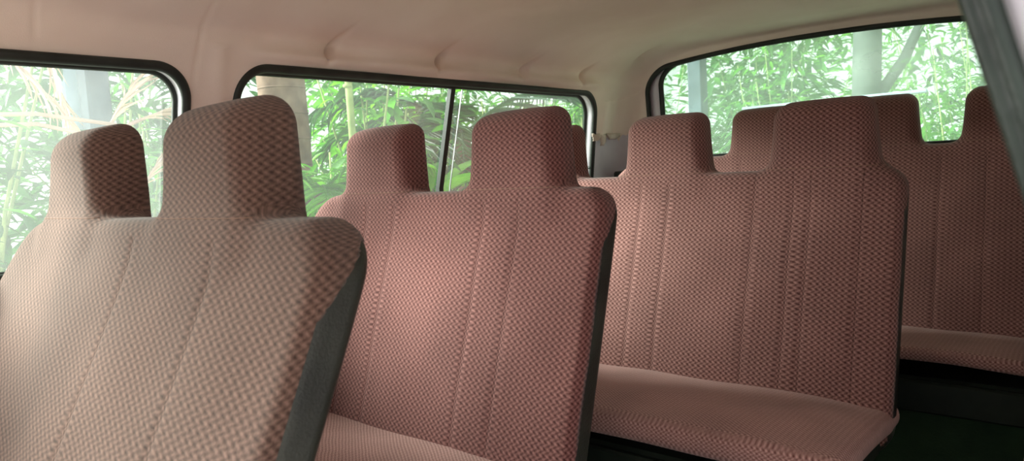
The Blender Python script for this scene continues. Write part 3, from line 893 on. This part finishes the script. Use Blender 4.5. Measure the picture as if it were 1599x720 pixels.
def palm(name, loc, trunk_h, trunk_r, n_fr, length, mat, label, seed, cat='palm', group=None, trunk_mat='bark', only=None, ll=.38):
    g = np.random.default_rng(seed); r = empty(name, loc); tag(r, label, cat, group)
    if trunk_h > 0:
        mb = MB(); pts = [(0.03 * math.sin(k * .7), .02 * math.cos(k), trunk_h * k / 14) for k in range(15)]
        V0 = MB(); V0.tube(pts, trunk_r, 18)
        for k in range(1, 28):    # leaf scar rings
            z = trunk_h * k / 28; j = int(z / trunk_h * 14); q = pts[min(j, 14)]
            V0.tube([(q[0], q[1], z - .006), (q[0], q[1], z + .006)], trunk_r * 1.008, 18)
        V0.build('trunk', M[trunk_mat], r, smooth=True)
    A = only if only else [(2 * PI * k / n_fr + g.uniform(-.2, .2), g.uniform(.2, 1.0), g.uniform(.5, 1.05)) for k in range(n_fr)]
    for (a, rise, dr) in A:
        pts, P, D, Ls, lw = frond_geo(g, (0, 0, trunk_h), (math.cos(a), math.sin(a), 0), length * g.uniform(.85, 1.1), dr, rise=rise, ll=ll)
        v, f = place_leaves('blade', P, D, np.tile([0, 0, 1.0], (len(P), 1)) + g.normal(0, .2, (len(P), 3)), Ls, lw)
        mb = MB(); mb.v = [tuple(q) for q in v]; mb.f = [tuple(int(i) for i in q) for q in f]
        mb.tube(pts, .014, 6, r1=.004)
        mb.build('frond', M[mat], r, smooth=True)
    return r
def banana(loc, label, seed, n=7, h=1.2, ll=1.5, mat='leaf_mid'):
    g = np.random.default_rng(seed); r = empty('banana_plant', loc); tag(r, label, 'banana plant', None)
    mb = MB(); mb.tube([(0, 0, 0), (.02, 0, h * .5), (0, .02, h)], .09, 14, r1=.06); mb.build('trunk', M['stem'], r, smooth=True)
    for k in range(n):
        a = 2 * PI * k / n + g.uniform(-.3, .3); L_ = ll * g.uniform(.7, 1.1); wd = L_ * .26; rise = g.uniform(.5, 1.2); dr = g.uniform(.6, 1.1)
        d = np.array([math.cos(a), math.sin(a), 0]); sd = np.array([-math.sin(a), math.cos(a), 0]); V = []; F_ = []
        nn = 16
        for i in range(nn + 1):
            t = i / nn; p = d * L_ * t + np.array([0, 0, h + rise * L_ * t - dr * L_ * t * t])
            w_ = wd * (math.sin(PI * min(1, max(0, (t - .12) / .88)) ** .7) * .5 + .01)
            if i % 5 == 3: w_ *= .86
            for q, dz_ in ((-1, .06), (-.5, .05), (0, 0), (.5, .05), (1, .02)):
                V.append(p + sd * w_ * q + np.array([0, 0, dz_ * w_ * 6 * abs(q) - .3 * w_ * q * q]))
        for i in range(nn):
            for j in range(4): F_.append((i * 5 + j, i * 5 + j + 1, i * 5 + j + 6, i * 5 + j + 5))
        mesh_obj('leaf', V, F_, M[mat], r)
    return r

# --- beyond the left windows
def post(name, loc, size, h, mat, label, cat='post', rz=.1):
    r = empty(name, loc, rz); tag(r, label, cat)
    mb = MB(); mb.box((0, 0, h / 2), (size[0], size[1], h), .012); mb.build('shaft', M[mat], r)
    mb = MB(); mb.box((0, 0, h + .02), (size[0] + .03, size[1] + .03, .04), .008); mb.build('cap', M[mat], r)
post('concrete_post', (-3.72, 1.405, GZ), (.10, .11), 3.4, 'concrete', 'blue grey square concrete post outside the nearest left window')
post('painted_post', (-3.88, 1.352, GZ), (.07, .08), 3.3, 'white_paint', 'narrow white painted post left of the grey concrete post', rz=0)
palm('palm_tree', (-3.9, 2.55, GZ), 4.4, .145, 9, 1.6, 'leaf_dark', 'brown palm trunk filling the upper left of the divided window', 5)
# bamboo pole
r = empty('bamboo_pole', (-3.4, 2.66, GZ)); tag(r, 'thin pale green pole standing upright beyond the divided window', 'pole')
mb = MB(); mb.tube([(0, 0, 0), (0.01, 0, 1.0), (0, .01, 2.0), (.01, 0, 3.2)], .022, 12)
for k in range(1, 9): mb.tube([(0, 0, k * .36 - .008), (0, 0, k * .36 + .008)], .026, 12)
mb.build('culm', M['stem'], r, smooth=True)
# dry fronds
def dry_frond(loc, direction, length, rise, droop, label, seed):
    g = np.random.default_rng(seed); r = empty('dry_palm_frond', loc); tag(r, label, 'palm frond')
    pts, P, D, Ls, lw = frond_geo(g, (0, 0, 0), direction, length, droop, nl=16, ll=.20, lw=.012, spread=.34, rise=rise)
    v, f = place_leaves('blade', P, D, np.tile([0, 0, 1.0], (len(P), 1)) + g.normal(0, .5, (len(P), 3)), Ls, lw)
    mesh_obj('leaflets', v, f, M['leaf_dry'], r)
    mb = MB(); mb.tube(pts, .009, 8, r1=.003); mb.build('rib', M['leaf_dry'], r, smooth=True)
dry_frond((-3.45, .90, 1.76), (0, 1, 0), .32, -1.15, .1, 'dry pinkish palm frond slanting down towards the foot of the white post', 11)
dry_frond((-3.52, 1.08, 2.0), (0, 1, 0), .15, -4.2, .2, 'dry pale palm frond hanging straight down beside the white post', 12)
dry_frond((-3.50, 1.35, 1.34), (0, 1, 0), .22, 1.7, .25, 'dry frond rising steeply to the right of the concrete post', 13)
dry_frond((-3.50, 1.45, 1.38), (0, 1, 0), .36, .45, .12, 'dry frond slanting up to the rear corner of the nearest window', 14)
dry_frond((-3.50, 1.47, 1.06), (0, 1, 0), .18, 1.4, .1, 'lowest dry frond seen in the gap between the nearest two headrests', 15)
# bent canes
for k, (z, dz_) in enumerate([(1.30, .05), (1.37, .02)]):
    r = empty('cane', (-3.25, .55, z)); tag(r, ('lower' if k == 0 else 'upper') + ' pale bent cane lying across the leaves left of the white post', 'cane')
    mb = MB(); mb.tube([(0, 0, 0), (0, .2, dz_), (.01, .45, dz_ + .01), (0, .75, -.01)], .008, 8); mb.build('stalk', M['leaf_dry'], r, smooth=True)

sp = [ # x, y, height, radius, n, leaf, lw, mat, kind
 (-3.3, .55, 2.0, .55, 700, .13, .55, 'leaf_mid', 'oval', 'leafy green shrub low at the far left of the nearest window'),
 (-4.4, .9, 3.0, .8, 900, .20, .5, 'leaf_dark', 'oval', 'tall dark green shrub behind the dry fronds'),
 (-4.9, 1.9, 3.2, .8, 700, .16, .5, 'leaf_mid', 'oval', 'pale shrub seen through dusty glass right of the concrete post'),
 (-3.2, 2.35, 1.95, .42, 700, .13, .6, 'leaf_bright', 'oval', 'bright broad-leaved shrub under the palm trunk'),
 (-3.7, 2.95, 2.7, .55, 800, .22, .62, 'leaf_mid', 'oval', 'shrub with big mid green leaves right of the palm trunk'),
 (-4.3, 3.6, 2.9, .7, 1100, .17, .5, 'leaf_bright', 'oval', 'bright green bush behind the thin pole'),
 (-5.2, 4.6, 3.2, .9, 1100, .2, .5, 'leaf_bright', 'oval', 'tall bright bush in the middle of the divided window'),
 (-4.6, 5.4, 2.6, .7, 900, .16, .35, 'leaf_mid', 'oval', 'mid green bush beyond the divider of the window'),
 (-4.2, 6.4, 2.7, .8, 1000, .17, .5, 'leaf_bright', 'oval', 'bright bush near the right end of the divided window'),
 (-6.5, 3.0, 3.6, 1.2, 900, .26, .5, 'leaf_dark', 'oval', 'dark tree-like bush far behind the palm trunk'),
 (-7.0, 6.5, 3.8, 1.4, 1200, .26, .5, 'leaf_mid', 'oval', 'large bush far back behind the banana leaves'),
 (-6.2, 1.0, 3.6, 1.2, 1500, .26, .5, 'leaf_mid', 'oval', 'large soft green bush farthest behind the concrete post'),
 (-5.6, 7.9, 3.5, 1.0, 1500, .2, .5, 'leaf_mid', 'oval', 'tall bush showing through the upper right of the divided window'),
 (-6.4, 9.6, 4.0, 1.3, 1700, .24, .5, 'leaf_bright', 'oval', 'tall bright bush farthest to the right in the divided window'),
 (-8.4, 3.4, 4.4, 1.9, 2200, .34, .55, 'leaf_dark', 'oval', 'big dark tree crown far beyond the nearest window and the pillar'),
 (-8.6, 7.6, 4.6, 2.1, 2400, .34, .55, 'leaf_mid', 'oval', 'big tree crown in the far background of the divided window'),
]
for i, a in enumerate(sp):
    shrub('shrub', (a[0], a[1], GZ), a[2] * .95, a[3], a[4], a[5], a[6], a[7], a[9], kind=a[8], seed=30 + i)
palm('fan_palm', (-3.35, 2.38, GZ), 1.55, .04, 9, .6, 'leaf_bright', 'small vivid green palm between the trunk and the thin pole', 41, ll=.30)
palm('palm', (-4.1, 4.35, GZ), 1.9, .07, 10, 1.5, 'leaf_dark', 'dark green palm left of the window divider', 42, ll=.5)
palm('palm', (-4.9, 7.0, GZ), 1.9, .09, 11, 1.7, 'leaf_mid', 'mid green palm at the right end of the divided window', 43, ll=.5)
banana((-3.35, 4.75, GZ), 'banana plant with broad leaves right of the window divider', 51, 9, 1.45, .85, 'leaf_mid')
banana((-3.15, 2.98, GZ), 'banana plant with wide leaves between pole and palm', 52, 8, 1.42, .66, 'leaf_bright')

# --- beyond the rear window
post('concrete_post', (-2.68, 5.85, GZ), (.13, .13), 3.6, 'concrete', 'pale blue grey post at the left side of the rear window', rz=.0)
r = empty('tree', (-1.44, 6.3, GZ)); tag(r, 'grey tree trunk in the middle of the rear window', 'tree')
mb = MB(); mb.tube([(0, 0, 0), (.02, 0, 1), (-.01, .02, 2), (.03, 0, 3.2)], .13, 16, r1=.10)
mb.tube([(0, 0, 1.9), (.25, .1, 2.3), (.5, .2, 2.9)], .05, 8, r1=.03)
mb.build('trunk', M['bark_grey'], r, smooth=True)
g = np.random.default_rng(3); n = 500
P = np.stack([g.normal(0, .9, n), g.normal(.3, .6, n), g.uniform(2.4, 3.8, n)], 1); D = g.normal(0, 1, (n, 3)); 
v, f = place_leaves('oval', P, D, g.normal(0, .4, (n, 3)) + [0, 0, 1.], .14, .07); mesh_obj('foliage', v, f, M['leaf_mid'], r)
rp = [
 (-3.6, 6.6, 2.9, .8, 2200, .11, .5, 'leaf_mid', 'bush at the left edge of the rear window'),
 (-2.3, 6.9, 2.9, .8, 2800, .11, .5, 'leaf_bright', 'bright small-leaved bush right of the rear window post'),
 (-1.9, 5.8, 2.35, .6, 1500, .10, .5, 'leaf_mid', 'low bush behind the third headrest gap'),
 (-1.0, 7.4, 3.1, .9, 2800, .13, .5, 'leaf_bright', 'tall bright bush behind the grey trunk'),
 (-.6, 5.8, 2.5, .6, 1800, .10, .5, 'leaf_mid', 'mid green bush right of the grey trunk'),
 (.3, 6.6, 3.0, .8, 2200, .11, .5, 'leaf_mid', 'tall bush at the right end of the rear window'),
 (-3.4, 9.0, 4.2, 1.7, 4200, .26, .5, 'leaf_mid', 'large bush far behind the rear window post'),
 (-.2, 9.3, 4.2, 1.8, 4600, .26, .5, 'leaf_dark', 'large dark bush farthest behind the rear window'),
]
for i, a in enumerate(rp):
    shrub('shrub', (a[0], a[1], GZ), a[2], a[3], a[4], a[5], a[6], a[7], a[8], seed=80 + i, branches=14, stem_r=.009)
r = empty('streak_bar', (-1.38, 5.0, GZ)); tag(r, 'white bar added for a pale streak crossing behind the rear window just above the headrests', 'streak_bar')
mb = MB(); mb.box((0, 0, 1.945), (1.15, .04, .022), .006); mb.build('bar', M['white_paint'], r)  # bar added to draw the pale streak across the rear window
for x in (-.25, .25):
    mb = MB(); mb.box((x, 0, .965), (.04, .04, 1.95), .008); mb.build('upright', M['white_paint'], r)
